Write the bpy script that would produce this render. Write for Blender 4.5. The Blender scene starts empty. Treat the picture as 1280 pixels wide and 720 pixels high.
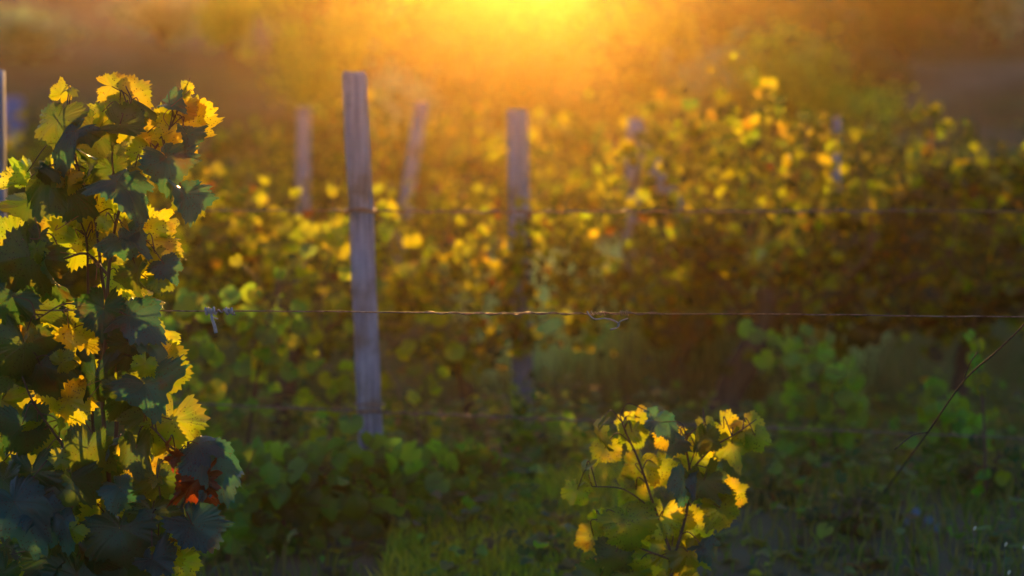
import bpy, math, random
import numpy as np
from mathutils import Vector, noise as mnoise
R = math.radians
SC = bpy.context.scene
COL = SC.collection

# ------------------------------------------------------------------ camera
CAM = np.array([0.0, 0.0, 1.0]); PITCH = R(0.834); FPX = 3022.0
cd = bpy.data.cameras.new('camera'); cam = bpy.data.objects.new('camera', cd); COL.objects.link(cam)
cam.location = CAM; cam.rotation_euler = (R(90) - PITCH, 0, 0)
cd.lens = 85; cd.sensor_width = 36; cd.clip_start = 0.1; cd.clip_end = 3000
cd.dof.use_dof = True; cd.dof.focus_distance = 4.0; cd.dof.aperture_fstop = 2.9; cd.dof.aperture_blades = 0
SC.camera = cam
# ------------------------------------------------------------------ sky, sun, exposure
SUN_EL, SUN_AZ = 9.3, -0.15
w = bpy.data.worlds.new('World'); SC.world = w; w.use_nodes = True
nt = w.node_tree; bg = nt.nodes['Background']
sky = nt.nodes.new('ShaderNodeTexSky'); sky.sky_type = 'NISHITA'; sky.sun_disc = False
sky.sun_elevation = R(SUN_EL); sky.sun_rotation = R(SUN_AZ)
sky.air_density = 1.0; sky.dust_density = 0.6; sky.ozone_density = 4.0
nt.links.new(sky.outputs[0], bg.inputs[0]); bg.inputs[1].default_value = 0.135
sl = bpy.data.lights.new('sun', 'SUN'); sl.energy = 5.0; sl.angle = R(0.5); sl.color = (1.0, 0.51, 0.12)
so = bpy.data.objects.new('sun', sl); COL.objects.link(so)
sd = Vector((math.sin(R(SUN_AZ)) * math.cos(R(SUN_EL)), math.cos(R(SUN_AZ)) * math.cos(R(SUN_EL)), math.sin(R(SUN_EL))))
so.rotation_euler = sd.to_track_quat('Z', 'Y').to_euler()
SC.view_settings.view_transform = 'Standard'; SC.view_settings.look = 'None'
SC.view_settings.exposure = 0.84; SC.view_settings.gamma = 1.0
SC.render.engine = 'CYCLES'
cy = SC.cycles
cy.max_bounces = 6; cy.diffuse_bounces = 3; cy.transmission_bounces = 4; cy.glossy_bounces = 2; cy.volume_bounces = 0
cy.use_denoising = True; cy.sample_clamp_indirect = 4; cy.caustics_reflective = False; cy.caustics_refractive = False
HAZE_DENSITY, HAZE_G = 0.00098, 0.925

# ------------------------------------------------------------------ helpers
def P(px, py, d):
    "point seen at photo pixel (1280x720), at distance d along +y"
    a = (px - 640) / FPX; b = (360 - py) / FPX
    f = np.array([a, math.cos(PITCH) + b * math.sin(PITCH), -math.sin(PITCH) + b * math.cos(PITCH)])
    return CAM + f * (d / f[1])
def sm(t):
    t = np.clip(t, 0, 1); return t * t * (3 - 2 * t)
def gz(x, y):
    x = np.asarray(x, float); y = np.asarray(y, float)
    z = 0.12 + 0.30 * sm((y - 4.3) / 1.6) + 0.03 * np.clip(y - 10, 0, 10)
    ax = np.abs(x + 0.5)
    crest = 1 + 55 * math.tan(R(6.35)) - 0.45 * np.exp(-(ax / 1.8) ** 2) + 1.6 * sm((ax - 4.0) / 9.0) + 0.2 * np.sin(x * .11 + 1)
    t = np.clip((y - 20) / 35, 0, 1)
    z = z + (crest - .72) * t ** 0.92
    z = z + 0.22 * np.clip((y - 12) / 20, 0, 1) * np.sin(x * .9 + y * .31) * np.sin(y * .53 + 2)
    z = z - 0.11 * np.clip(y - 57, 0, 400)
    z = z + 0.02 * np.sin(x * 2.3 + y * 1.7) * np.sin(y * 3.1 + x)
    return z

def newmesh(name, V, F, mats, UV=None, COLR=None, smooth=True):
    me = bpy.data.meshes.new(name)
    V = np.asarray(V, np.float32); n = len(V)
    F = np.asarray(F, np.int32)
    k = F.shape[1]
    me.vertices.add(n); me.vertices.foreach_set('co', V.ravel())
    me.loops.add(F.size); me.loops.foreach_set('vertex_index', F.ravel())
    me.polygons.add(len(F)); me.polygons.foreach_set('loop_start', np.arange(0, F.size, k, dtype=np.int32))
    me.polygons.foreach_set('loop_total', np.full(len(F), k, np.int32))
    if UV is not None:
        uv = me.uv_layers.new(name='UVMap'); uv.data.foreach_set('uv', np.asarray(UV, np.float32)[F.ravel()].ravel())
    if COLR is not None:
        ca = me.color_attributes.new('tint', 'FLOAT_COLOR', 'POINT')
        c = np.ones((n, 4), np.float32); c[:, :3] = COLR; ca.data.foreach_set('color', c.ravel())
    me.update(calc_edges=True); me.validate()
    if smooth: me.polygons.foreach_set('use_smooth', np.ones(len(me.polygons), bool))
    me.materials.append(mats)
    return me
def ob(name, me, parent=None, loc=None):
    o = bpy.data.objects.new(name, me); COL.objects.link(o)
    if parent: o.parent = parent
    if loc is not None: o.location = loc
    return o
def tag(o, label=None, cat=None, group=None, kind=None):
    for k, v in (('label', label), ('category', cat), ('group', group), ('kind', kind)):
        if v: o[k] = v
    return o
def thing(name, label, cat, loc=(0, 0, 0), group=None):
    o = bpy.data.objects.new(name, None); COL.objects.link(o); o.location = loc
    o.empty_display_size = .1
    return tag(o, label, cat, group)
def copy_thing(root, loc, rz=0, scale=1.0, label=None, group=None):
    r = root.copy(); COL.objects.link(r); r.location = loc; r.rotation_euler = (0, 0, rz); r.scale = scale if hasattr(scale, '__len__') else (scale,) * 3
    if label: r['label'] = label
    if group: r['group'] = group
    for ch in list(root.children):
        c = ch.copy(); COL.objects.link(c); c.parent = r
    return r

class Tubes:
    def __init__(s): s.V = []; s.F = []; s.n = 0
    def add(s, pts, rad, sides=6, cap=True):
        pts = np.asarray(pts, float); m = len(pts)
        rad = np.full(m, rad) if np.isscalar(rad) else np.asarray(rad, float)
        T = np.gradient(pts, axis=0); T /= np.linalg.norm(T, axis=1)[:, None] + 1e-12
        ref = np.array([0, 0, 1.]) if abs(T[0][2]) < .9 else np.array([1., 0, 0])
        u = np.cross(T[0], ref); u /= np.linalg.norm(u)
        a = np.arange(sides) * 2 * math.pi / sides
        for i in range(m):
            u = u - T[i] * np.dot(u, T[i]); u /= np.linalg.norm(u) + 1e-12
            v = np.cross(T[i], u)
            r = rad[i]
            s.V.append(pts[i] + r * (np.cos(a)[:, None] * u + np.sin(a)[:, None] * v))
        i = np.arange(m - 1)[:, None]; j = np.arange(sides)[None, :]; j2 = (j + 1) % sides
        q = np.stack([i * sides + j, i * sides + j2, (i + 1) * sides + j2, (i + 1) * sides + j], -1).reshape(-1, 4) + s.n
        s.F.append(q); s.n += m * sides
        if cap:   # closing rings shrunk to a point
            for e in (0, m - 1):
                s.V.append(np.repeat(pts[e][None], sides, 0)); base = s.n; s.n += sides
                jj = np.arange(sides); k = (jj + 1) % sides; off = base - sides if False else None
                st = base - (m * sides if e == 0 else sides) if e == 0 else base - sides * 2
                st = (s.n - sides) - m * sides if e == 0 else (s.n - 2 * sides) - sides
                s.F.append(np.stack([st + jj, st + k, base + k, base + jj], -1))
    def mesh(s, name, mat): return newmesh(name, np.concatenate(s.V), np.concatenate(s.F), mat)

def bez(a, b, c, d, n=14):
    t = np.linspace(0, 1, n)[:, None]; a, b, c, d = map(np.asarray, (a, b, c, d))
    return (1-t)**3*a + 3*(1-t)**2*t*b + 3*(1-t)*t*t*c + t**3*d
def spline(pts, n=8):
    "Catmull-Rom through the points"
    p = np.asarray(pts, float); p = np.vstack([2*p[0]-p[1], p, 2*p[-1]-p[-2]]); out = []
    for i in range(1, len(p) - 2):
        for t in np.linspace(0, 1, n, endpoint=False):
            out.append(.5*((2*p[i])+(-p[i-1]+p[i+1])*t+(2*p[i-1]-5*p[i]+4*p[i+1]-p[i+2])*t*t+(-p[i-1]+3*p[i]-3*p[i+1]+p[i+2])*t**3))
    out.append(p[-2]); return np.array(out)

# ------------------------------------------------------------------ leaf geometry
ANG = np.array([-180, -160, -135, -108, -82, -52, -27, 0, 27, 52, 82, 108, 135, 160, 180.])
RAD = np.array([.10, .56, .60, .80, .72, .93, .76, 1.0, .76, .93, .72, .80, .60, .56, .10])
class Leaves:
    def __init__(s, N=150, rings=(.02, .2, .42, .64, .84, 1.0), rng=None, teeth=True):
        s.N = N; s.rings = np.array(rings); s.rng = rng or np.random.default_rng(1); s.V = []; s.F = []; s.U = []; s.C = []; s.n = 0; s.teeth = teeth
    def add(s, pos, tip, nrm, size, tint, curl=0.6, fold=.25, ripple=.06, lobe=1.0, roll=0.0):
        g = s.rng; N = s.N; ph = np.linspace(-180, 180, N, endpoint=False) + 180.0 / N
        rad = RAD * (1 + g.normal(0, .05, len(RAD))); rad[-1] = rad[0]
        if g.random() < .4:   # torn or eaten lobe
            rad = rad.copy(); rad[g.integers(3, 12)] *= g.uniform(.45, .8)
        rad = rad.copy(); mid = np.interp(ANG, ANG[1::2], RAD[1::2])
        r = np.interp(ph + g.normal(0, 1.5), ANG, rad)
        r = r * lobe + (1 - lobe) * (.82 - .6 * np.exp(-((np.abs(ph) - 180) / 12.) ** 2))
        if s.teeth:
            k = g.integers(30, 38); saw = (ph / 360 * k + g.random()) % 1
            tooth = np.where(saw < .7, saw / .7, (1 - saw) / .3)
            big = 1 + .05 * np.sin(np.radians(ph) * g.integers(9, 13) + g.random() * 6)
            r = r * big * (0.90 + .17 * tooth * (0.5 + .7 * g.random(N) ** .5))
        a = np.radians(ph)
        RR = s.rings[:, None] * r[None, :]
        x = RR * np.sin(a); y = RR * np.cos(a)
        rr = s.rings[:, None] * np.ones(N)[None]
        z = fold * (np.sqrt(x * x + .004)) * .9
        p1, p2, p3 = g.random(3) * 6.28
        z = z + ripple * rr ** 2.5 * (np.sin(a * 5 + p1) + .7 * np.sin(a * 9 + p2)) 
        z = z + .018 * np.sin(x * 17 + p2) * np.sin(y * 15 + p3) * rr
        z = z - .10 * rr ** 4 * (1 + np.sin(a * 3 + p3))
        # bend along the midrib and across it
        kx = roll; 
        if abs(kx) > 1e-3:
            th = kx * x; x, z = np.where(True, np.sin(th) / kx - z * np.sin(th), x), z * np.cos(th) - (1 - np.cos(th)) / kx
        ky = curl
        if abs(ky) > 1e-3:
            th = ky * y; y, z = np.sin(th) / ky - (-z) * -np.sin(th) * -1 * -1, z * np.cos(th) - (1 - np.cos(th)) / ky
        tip = np.asarray(tip, float); tip /= np.linalg.norm(tip)
        nrm = np.asarray(nrm, float); nrm = nrm - tip * np.dot(nrm, tip); nrm /= np.linalg.norm(nrm) + 1e-9
        xr = np.cross(tip, nrm)
        Vv = np.asarray(pos) + size * (x.ravel()[:, None] * xr + y.ravel()[:, None] * tip + z.ravel()[:, None] * nrm)
        s.V.append(Vv)
        K = len(s.rings)
        s.U.append(np.stack([(RR * np.sin(a)).ravel() * .5 + .5, (RR * np.cos(a)).ravel() * .5 + .5], -1))
        # vertex colour: per leaf tint, rim a little browner on some
        t = np.tile(np.asarray(tint, float), (K * N, 1))
        s.C.append(t)
        i = np.arange(K - 1)[:, None]; j = np.arange(N)[None]; j2 = (j + 1) % N
        q = np.stack([i * N + j, (i + 1) * N + j, (i + 1) * N + j2, i * N + j2], -1)
        keep = np.ones((K - 1, N), bool); keep[:, N - 1] = False   # open petiole sinus
        s.F.append(q[keep] + s.n); s.n += K * N
    def mesh(s, name, mat): return newmesh(name, np.concatenate(s.V), np.concatenate(s.F), mat, np.concatenate(s.U), np.concatenate(s.C))

# ------------------------------------------------------------------ materials
class NT:
    def __init__(s, name):
        s.m = bpy.data.materials.new(name); s.m.use_nodes = True; s.t = s.m.node_tree; s.t.nodes.clear()
        s.out = s.t.nodes.new('ShaderNodeOutputMaterial')
    def n(s, typ, **kw):
        nd = s.t.nodes.new('ShaderNode' + typ)
        for k, v in kw.items():
            if k.startswith('i_'):
                key = k[2:].replace('_', ' ')
                nd.inputs[key].default_value = v
            else: setattr(nd, k, v)
        return nd
    def l(s, a, b): s.t.links.new(a, b)
    def math(s, op, a, b=None, c=None, clamp=False):
        nd = s.n('Math', operation=op); nd.use_clamp = clamp
        for i, v in enumerate((a, b, c)):
            if v is None: continue
            if hasattr(v, 'links') or hasattr(v, 'is_output'): s.l(v, nd.inputs[i])
            else: nd.inputs[i].default_value = v
        return nd.outputs[0]
    def mix(s, fac, a, b, mode='MIX'):
        nd = s.n('MixRGB', blend_type=mode)
        for i, v in enumerate((fac, a, b)):
            if hasattr(v, 'is_output'): s.l(v, nd.inputs[i])
            else: nd.inputs[i].default_value = v if i == 0 else (*v, 1)
        return nd.outputs[0]
    def ramp(s, fac, stops):
        nd = s.n('ValToRGB'); e = nd.color_ramp.elements
        while len(e) < len(stops): e.new(.5)
        for el, (p, c) in zip(e, stops): el.position = p; el.color = (*c, 1)
        s.l(fac, nd.inputs[0]); return nd.outputs[0]

def leaf_material(name, detail=True, trans=.5, gain=1.9, rough=.42):
    b = NT(name)
    at = b.n('Attribute', attribute_name='tint'); base = at.outputs['Color']
    geo = b.n('NewGeometry'); pos = geo.outputs['Position']
    nz = b.n('TexNoise', i_Scale=28.0 if detail else 9.0, i_Detail=3.0); b.l(pos, nz.inputs['Vector'])
    # patches of greener and yellower tissue
    patch = b.math('MULTIPLY', b.math('SUBTRACT', nz.outputs[0], .38), 3.0, clamp=True)
    base = b.mix(patch, b.mix(1.0, base, (.62, .95, .7), 'MULTIPLY'), b.mix(1.0, base, (1.12, 1.0, .8), 'MULTIPLY'))
    normal = None
    if detail:
        uv = b.n('UVMap'); sep = b.n('SeparateXYZ'); b.l(uv.outputs[0], sep.inputs[0])
        x = b.math('MULTIPLY', b.math('SUBTRACT', sep.outputs[0], .5), 2.0)
        y = b.math('MULTIPLY', b.math('SUBTRACT', sep.outputs[1], .5), 2.0)
        ax = b.math('ABSOLUTE', x)
        ang = b.math('ARCTAN2', ax, y); rad = b.math('SQRT', b.math('ADD', b.math('MULTIPLY', x, x), b.math('MULTIPLY', y, y)))
        dmin = None; dcell = None
        vein = None
        for t in (0, 52, 108, 150):
            da = b.math('ABSOLUTE', b.math('SUBTRACT', ang, R(t)))
            dist = b.math('MULTIPLY', rad, b.math('SINE', b.math('MINIMUM', da, 1.5)))
            dmin = dist if dmin is None else b.math('MINIMUM', dmin, dist)
            dcell = da if dcell is None else b.math('MINIMUM', dcell, da)
        width = b.math('MULTIPLY_ADD', rad, -.012, .020)
        main = b.math('SUBTRACT', 1.0, b.math('DIVIDE', dmin, width), clamp=True)
        chev = b.math('FRACT', b.math('MULTIPLY', b.math('SUBTRACT', b.math('MULTIPLY', rad, b.math('COSINE', dcell)), b.math('MULTIPLY', dmin, 1.0)), 8.0))
        sec = b.math('SUBTRACT', 1.0, b.math('DIVIDE', b.math('ABSOLUTE', b.math('SUBTRACT', chev, .5)), .07), clamp=True)
        vein = b.math('MAXIMUM', main, b.math('MULTIPLY', sec, .45))
        base = b.mix(b.math('MULTIPLY', vein, .55), base, b.mix(1.0, base, (.75, .62, .5), 'MULTIPLY'))
        # small dark spots of autumn decay
        vo = b.n('TexVoronoi', i_Scale=190.0); b.l(pos, vo.inputs['Vector'])
        n2 = b.n('TexNoise', i_Scale=35.0); b.l(pos, n2.inputs['Vector'])
        spot = b.math('MULTIPLY', b.math('LESS_THAN', vo.outputs['Distance'], .24), b.math('GREATER_THAN', n2.outputs[0], .48))
        base = b.mix(b.math('MULTIPLY', spot, .75), base, (.05, .03, .01))
        n3 = b.n('TexNoise', i_Scale=16.0, i_Detail=4.0); b.l(b.n('VectorMath', operation='ADD').outputs[0], n3.inputs['Vector'])
        vm = n3.inputs['Vector'].links[0].from_node; b.l(pos, vm.inputs[0]); vm.inputs[1].default_value = (7, 3, 9)
        rim = b.math('MULTIPLY', b.math('MULTIPLY', b.math('SUBTRACT', n3.outputs[0], .60), 9.0, clamp=True), .7)
        base = b.mix(rim, base, (.13, .055, .015))
        bump = b.n('Bump', i_Strength=.5, i_Distance=.003)
        h = b.math('SUBTRACT', b.math('MULTIPLY', nz.outputs[0], .4), b.math('MULTIPLY', vein, .5)); b.l(h, bump.inputs['Height']); normal = bump.outputs[0]
    refl = b.mix(1.0, base, (.46, .60, .72), 'MULTIPLY')
    if detail: refl = b.mix(b.math('MULTIPLY', vein, .45), refl, (.16, .17, .09))
    pr = b.n('BsdfPrincipled', i_Roughness=rough - .06); b.l(refl, pr.inputs['Base Color']); pr.inputs['Specular IOR Level'].default_value = .55
    tr = b.n('BsdfTranslucent'); tc = b.mix(1.0, base, (gain, gain, gain * .35), 'MULTIPLY'); b.l(tc, tr.inputs[0])
    if normal: b.l(normal, pr.inputs['Normal'])
    mx = b.n('MixShader'); mx.inputs[0].default_value = trans
    b.l(pr.outputs[0], mx.inputs[1]); b.l(tr.outputs[0], mx.inputs[2]); b.l(mx.outputs[0], b.out.inputs[0])
    return b.m
def simple(name, c1, c2, scale=20, rough=.8, metal=0, bump=.3, bd=.003, stretch=(1, 1, 1)):
    b = NT(name); tc = b.n('TexCoord'); mp = b.n('Mapping'); mp.inputs['Scale'].default_value = stretch; b.l(tc.outputs['Object'], mp.inputs[0])
    nz = b.n('TexNoise', i_Scale=float(scale), i_Detail=6.0); b.l(mp.outputs[0], nz.inputs['Vector'])
    c = b.ramp(nz.outputs[0], [(.32, c1), (.68, c2)])
    pr = b.n('BsdfPrincipled', i_Roughness=rough, i_Metallic=float(metal)); b.l(c, pr.inputs['Base Color'])
    bp = b.n('Bump', i_Strength=bump, i_Distance=bd); b.l(nz.outputs[0], bp.inputs['Height']); b.l(bp.outputs[0], pr.inputs['Normal'])
    b.l(pr.outputs[0], b.out.inputs[0]); return b.m

M_leaf = leaf_material('vine_leaf')
M_leaf_far = leaf_material('distant_leaf', detail=False, trans=.62, gain=1.45)
M_weed = leaf_material('weed_leaf', detail=False, trans=.5, gain=1.8, rough=.68)
M_cane = simple('cane_bark', (.05, .022, .012), (.14, .065, .035), 60, .6, stretch=(1, 1, .2))
M_petiole = simple('petiole', (.22, .05, .03), (.30, .12, .04), 30, .5)
M_dark = simple('dark_bark', (.02, .012, .008), (.05, .03, .02), 60, .85)
M_trunk = simple('old_bark', (.03, .02, .015), (.11, .075, .05), 40, .9, bump=.9, bd=.01, stretch=(1, 1, .15))
def post_material():
    b = NT('weathered_concrete'); tc = b.n('TexCoord'); mp = b.n('Mapping'); mp.inputs['Scale'].default_value = (1, 1, .08); b.l(tc.outputs['Object'], mp.inputs[0])
    n1 = b.n('TexNoise', i_Scale=90.0, i_Detail=5.0); b.l(mp.outputs[0], n1.inputs['Vector'])
    n2 = b.n('TexNoise', i_Scale=9.0, i_Detail=6.0); b.l(tc.outputs['Object'], n2.inputs['Vector'])
    n3 = b.n('TexNoise', i_Scale=160.0, i_Detail=3.0); b.l(tc.outputs['Object'], n3.inputs['Vector'])
    c = b.ramp(n1.outputs[0], [(.34, (.13, .15, .21)), (.62, (.29, .33, .44))])
    c = b.mix(b.math('MULTIPLY', b.math('SUBTRACT', n2.outputs[0], .52), 6.0, clamp=True), c, (.11, .10, .08))
    c = b.mix(b.math('MULTIPLY', b.math('SUBTRACT', n3.outputs[0], .62), 6.0, clamp=True), c, (.08, .08, .08))
    pr = b.n('BsdfPrincipled', i_Roughness=.8); b.l(c, pr.inputs['Base Color'])
    bp = b.n('Bump', i_Strength=.7, i_Distance=.004); b.l(b.math('ADD', n1.outputs[0], n3.outputs[0]), bp.inputs['Height']); b.l(bp.outputs[0], pr.inputs['Normal'])
    b.l(pr.outputs[0], b.out.inputs[0]); return b.m
M_post = post_material()
M_wire = simple('rusty_wire', (.12, .07, .05), (.34, .25, .19), 120, .5, metal=.8)
M_tie = simple('grey_twine', (.20, .22, .28), (.34, .36, .42), 150, .6)
M_blue = simple('blue_plastic', (.03, .12, .34), (.05, .18, .45), 8, .45)
M_flower = simple('blue_petal', (.10, .15, .24), (.16, .21, .30), 30, .6)
M_stalk = simple('dry_stalk', (.16, .11, .06), (.32, .23, .13), 40, .8)
M_seed = simple('dry_seed_head', (.5, .38, .22), (.75, .6, .42), 60, .7)

def ground_material():
    b = NT('vineyard_soil_and_dry_slope'); geo = b.n('NewGeometry'); pos = geo.outputs['Position']
    n1 = b.n('TexNoise', i_Scale=.16, i_Detail=5.0, i_Roughness=.6); b.l(pos, n1.inputs['Vector'])
    n2 = b.n('TexNoise', i_Scale=6.0, i_Detail=6.0); b.l(pos, n2.inputs['Vector'])
    n3 = b.n('TexNoise', i_Scale=.5, i_Detail=4.0); b.l(pos, n3.inputs['Vector'])
    c = b.ramp(n1.outputs[0], [(.30, (.05, .065, .03)), (.45, (.12, .085, .045)), (.56, (.17, .15, .12)), (.70, (.10, .07, .03))])
    c = b.mix(b.math('MULTIPLY', b.math('SUBTRACT', n3.outputs[0], .5), 4.0, clamp=True), c, (.10, .12, .05))
    c = b.mix(n2.outputs[0], b.mix(1.0, c, (.7, .62, .5), 'MULTIPLY'), b.mix(1.0, c, (1.5, 1.35, 1.1), 'MULTIPLY'))
    pr = b.n('BsdfPrincipled', i_Roughness=.95); b.l(c, pr.inputs['Base Color']); pr.inputs['Specular IOR Level'].default_value = .1
    bp = b.n('Bump', i_Strength=.8, i_Distance=.03); b.l(n2.outputs[0], bp.inputs['Height']); b.l(bp.outputs[0], pr.inputs['Normal'])
    b.l(pr.outputs[0], b.out.inputs[0]); return b.m

# ------------------------------------------------------------------ ground
ys = np.concatenate([np.arange(-25, 2, 3.), np.arange(2, 16, .12), np.arange(16, 40, .6), np.arange(40, 84, 1.), np.arange(84, 330, 10.)])
xs = np.concatenate([-np.geomspace(6, 200, 26)[::-1], np.arange(-5.85, 5.9, .15), np.geomspace(6, 200, 26)])
X, Y = np.meshgrid(xs, ys); Z = gz(X, Y)
V = np.stack([X, Y, Z], -1).reshape(-1, 3); nx = len(xs)
i = np.arange(len(ys) - 1)[:, None]; j = np.arange(nx - 1)[None]
F = np.stack([i * nx + j, i * nx + j + 1, (i + 1) * nx + j + 1, (i + 1) * nx + j], -1).reshape(-1, 4)
tag(ob('ground', newmesh('ground', V, F, ground_material())), kind='structure')

# ------------------------------------------------------------------ haze
hm = NT('haze'); pv = hm.n('VolumePrincipled'); pv.inputs['Color'].default_value = (1, .68, .22, 1)
pv.inputs['Density'].default_value = HAZE_DENSITY; pv.inputs['Anisotropy'].default_value = HAZE_G
hm.l(pv.outputs[0], hm.out.inputs['Volume'])
zlo = float(Z.min()) - 1.5
hx, hy0, hy1, hz = 205, -30, 335, 12.2
Vb = np.array([(x, y, z) for z in (zlo, hz) for y in (hy0, hy1) for x in (-hx, hx)])
Fb = [(0, 2, 3, 1), (4, 5, 7, 6), (0, 1, 5, 4), (2, 6, 7, 3), (0, 4, 6, 2), (1, 3, 7, 5)]
tag(ob('haze', newmesh('haze', Vb, Fb, hm.m, smooth=False)), 'golden evening haze filling the air over the vineyard', kind='stuff')

# ------------------------------------------------------------------ tints (transmitted leaf colour)
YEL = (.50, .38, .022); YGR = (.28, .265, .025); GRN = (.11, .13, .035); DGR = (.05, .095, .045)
ORG = (.46, .26, .025); RED = (.27, .04, .02); BRN = (.14, .07, .025); SKY_SHEEN = (.055, .135, .17); PYE = (.52, .5, .07)  # the blue entry puts the sky's sheen into the leaf colour
def jit(rng, c, a=.15): return np.array(c) * (1 + rng.normal(0, a)) * (1 + rng.normal(0, a * .4, 3))
def pick(rng, opts, w): return opts[rng.choice(len(opts), p=np.array(w) / sum(w))]

# ------------------------------------------------------------------ posts
def post(px_top, py_top, px_bot, d, wpx, label, taper=1.0, tilt_y=0.0, rz=0, clips=(), name='trellis_post'):
    top = P(px_top, py_top, d); wd = wpx / FPX * d
    pb = P(px_bot, 530, d)
    slope = (top[0] - pb[0]) / (top[2] - pb[2])
    zb = float(gz(pb[0], d)) - .12
    bx_ = pb[0] + slope * (zb - pb[2])
    root = thing(name, label, 'trellis post', (bx_, d, zb), 'weathered posts of the vine trellis')
    H = top[2] - zb; dx = top[0] - bx_; n = 14; rng = np.random.default_rng(int(abs(px_top)) + 3)
    rings = []; 
    c = wd * .16
    sq = np.array([(-1, -1), (1, -1), (1, 1), (-1, 1)]) * (wd / 2)
    prof = []
    for (sx, sy) in ((-1, -1), (1, -1), (1, 1), (-1, 1)):
        a = np.array([sx * wd / 2, sy * wd / 2])
        if sx * sy > 0: prof += [a - [0, sy * c], a - [sx * c, 0]]
        else: prof += [a - [sx * c, 0], a - [0, sy * c]]
    prof = np.array(prof); k = len(prof)
    cr, sr = math.cos(rz), math.sin(rz)
    for q in range(n + 1):
        t = q / n; s_ = 1 + (taper - 1) * t
        j_ = prof * s_ * (1 + rng.normal(0, .025, (k, 1)))
        pr_ = np.stack([j_[:, 0] * cr - j_[:, 1] * sr, j_[:, 0] * sr + j_[:, 1] * cr], -1)
        rings.append(np.column_stack([pr_ + [dx * t, tilt_y * t * H], np.full(k, H * t)]))
    rings.append(np.column_stack([(rings[-1][:, :2] - rings[-1][:, :2].mean(0)) * .82 + rings[-1][:, :2].mean(0), H + wd * (.05 + rng.uniform(-.12, .16, k))]))
    rings.append(np.column_stack([np.repeat(rings[-1][:, :2].mean(0)[None], k, 0), np.full(k, H + wd * .13)]))
    VV = np.concatenate(rings); m = len(rings); ii = np.arange(m - 1)[:, None]; jj = np.arange(k)[None]; j2 = (jj + 1) % k
    FF = np.stack([ii * k + jj, ii * k + j2, (ii + 1) * k + j2, (ii + 1) * k + jj], -1).reshape(-1, 4)
    ob('shaft', newmesh('shaft', VV, FF, M_post, smooth=False), root)
    for py in clips:   # wire loops round the post
        z = P(px_top, py, d)[2] - zb; t = z / H; r_ = wd * .62
        loop = [(dx * t + r_ * math.cos(a) * 1.0, -0.002 + tilt_y * t * H + r_ * math.sin(a), z + .002 * math.sin(a * 3)) for a in np.linspace(0, 6.28, 22)]
        tb = Tubes(); tb.add(loop, .0018); ob('wire_loop', tb.mesh('wire_loop', M_wire), root)
    return root
post(-10, 88, -8, 5.6, 29, 'blue-grey post at the left edge, half cut by the frame behind the tall vine', clips=(262,))
post(443, 94, 463, 5.6, 30, 'tall grey post in the open, largest and nearest of the posts, leaning slightly left', clips=(262, 505), rz=.12)
post(647, 141, 654, 7.6, 25, 'grey post below the sun glow, right of the tallest post, its middle covered by vines', rz=-.1)
post(380, 136, 377, 11.3, 16, 'small upright grey post left of the tallest post, top above the far vine row')
post(527, 130, 466, 10.4, 17, 'thin grey post leaning right between the tallest post and the one under the sun')
wp = post(794, 152, 780, 9.0, 22, 'wedge-shaped post top with a slanting brace among the leaves right of the sun glow', taper=.7, rz=.5)
tb = Tubes(); q0 = P(796, 164, 8.96) - np.array(wp.location); q1 = P(822, 216, 8.96) - np.array(wp.location); q2 = q0 + (q1 - q0) * 6.2
tb.add([q0, q1, q2], [.028, .033, .036], 8); ob('brace', tb.mesh('brace', M_post), wp)
post(1046, 148, 1044, 9.4, 9, 'short bluish post tip poking from the leaves below the single tall yellow leaf, far right')

# ------------------------------------------------------------------ wires
def wire(name, p0, p1, sag, rad, label, seed, twist=None, kinks=()):
    rng = np.random.default_rng(seed); n = 160
    t = np.linspace(0, 1, n)[:, None]; pts = p0 * (1 - t) + p1 * t
    tt = t[:, 0]
    pts[:, 2] -= sag * 4 * tt * (1 - tt)
    pts[:, 2] += np.convolve(rng.normal(0, .0016, n + 20), np.ones(21) / 21 * 2.2, 'valid')
    tb = Tubes(); tb.add(pts, rad)
    root = thing(name, label, 'wire', tuple(p0), 'wires strung between the posts')
    me = tb.mesh('strand', M_wire); me.transform(__import__('mathutils').Matrix.Translation(-Vector(p0))); ob('strand', me, root)
    if twist:
        a, b2 = twist; i0, i1 = int(a * n), int(b2 * n)
        fine = np.linspace(i0, i1 - 1, (i1 - i0) * 6); base = np.stack([np.interp(fine, np.arange(n), pts[:, k]) for k in range(3)], -1)
        ph = np.linspace(0, (i1 - i0) * 1.9, len(fine)); r2 = rad * 1.7
        hl = base + np.stack([np.zeros_like(ph), r2 * np.cos(ph), r2 * np.sin(ph)], -1)
        tb = Tubes(); tb.add(hl, rad * .7); me = tb.mesh('twisted_strand', M_wire)
        me.transform(__import__('mathutils').Matrix.Translation(-Vector(p0))); ob('twisted_strand', me, root)
    return pts
W1 = wire('trellis_wire', P(-120, 386, 4.0), P(1420, 397, 4.0), .0, .0013, 'sharp thin wire crossing the middle of the view, catching orange light', 4, twist=(.42, .62))
W2 = wire('trellis_wire', P(-160, 262, 5.57), P(1460, 264, 5.57), .002, .0022, 'upper blurred wire passing in front of the tallest post near its top', 5, twist=(.35, .8))
W3 = wire('trellis_wire', P(-160, 488, 5.57), P(1460, 556, 5.57), .0, .0022, 'lower blurred wire sloping down to the right past the foot of the tallest post', 6, twist=(.3, .7))

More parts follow.
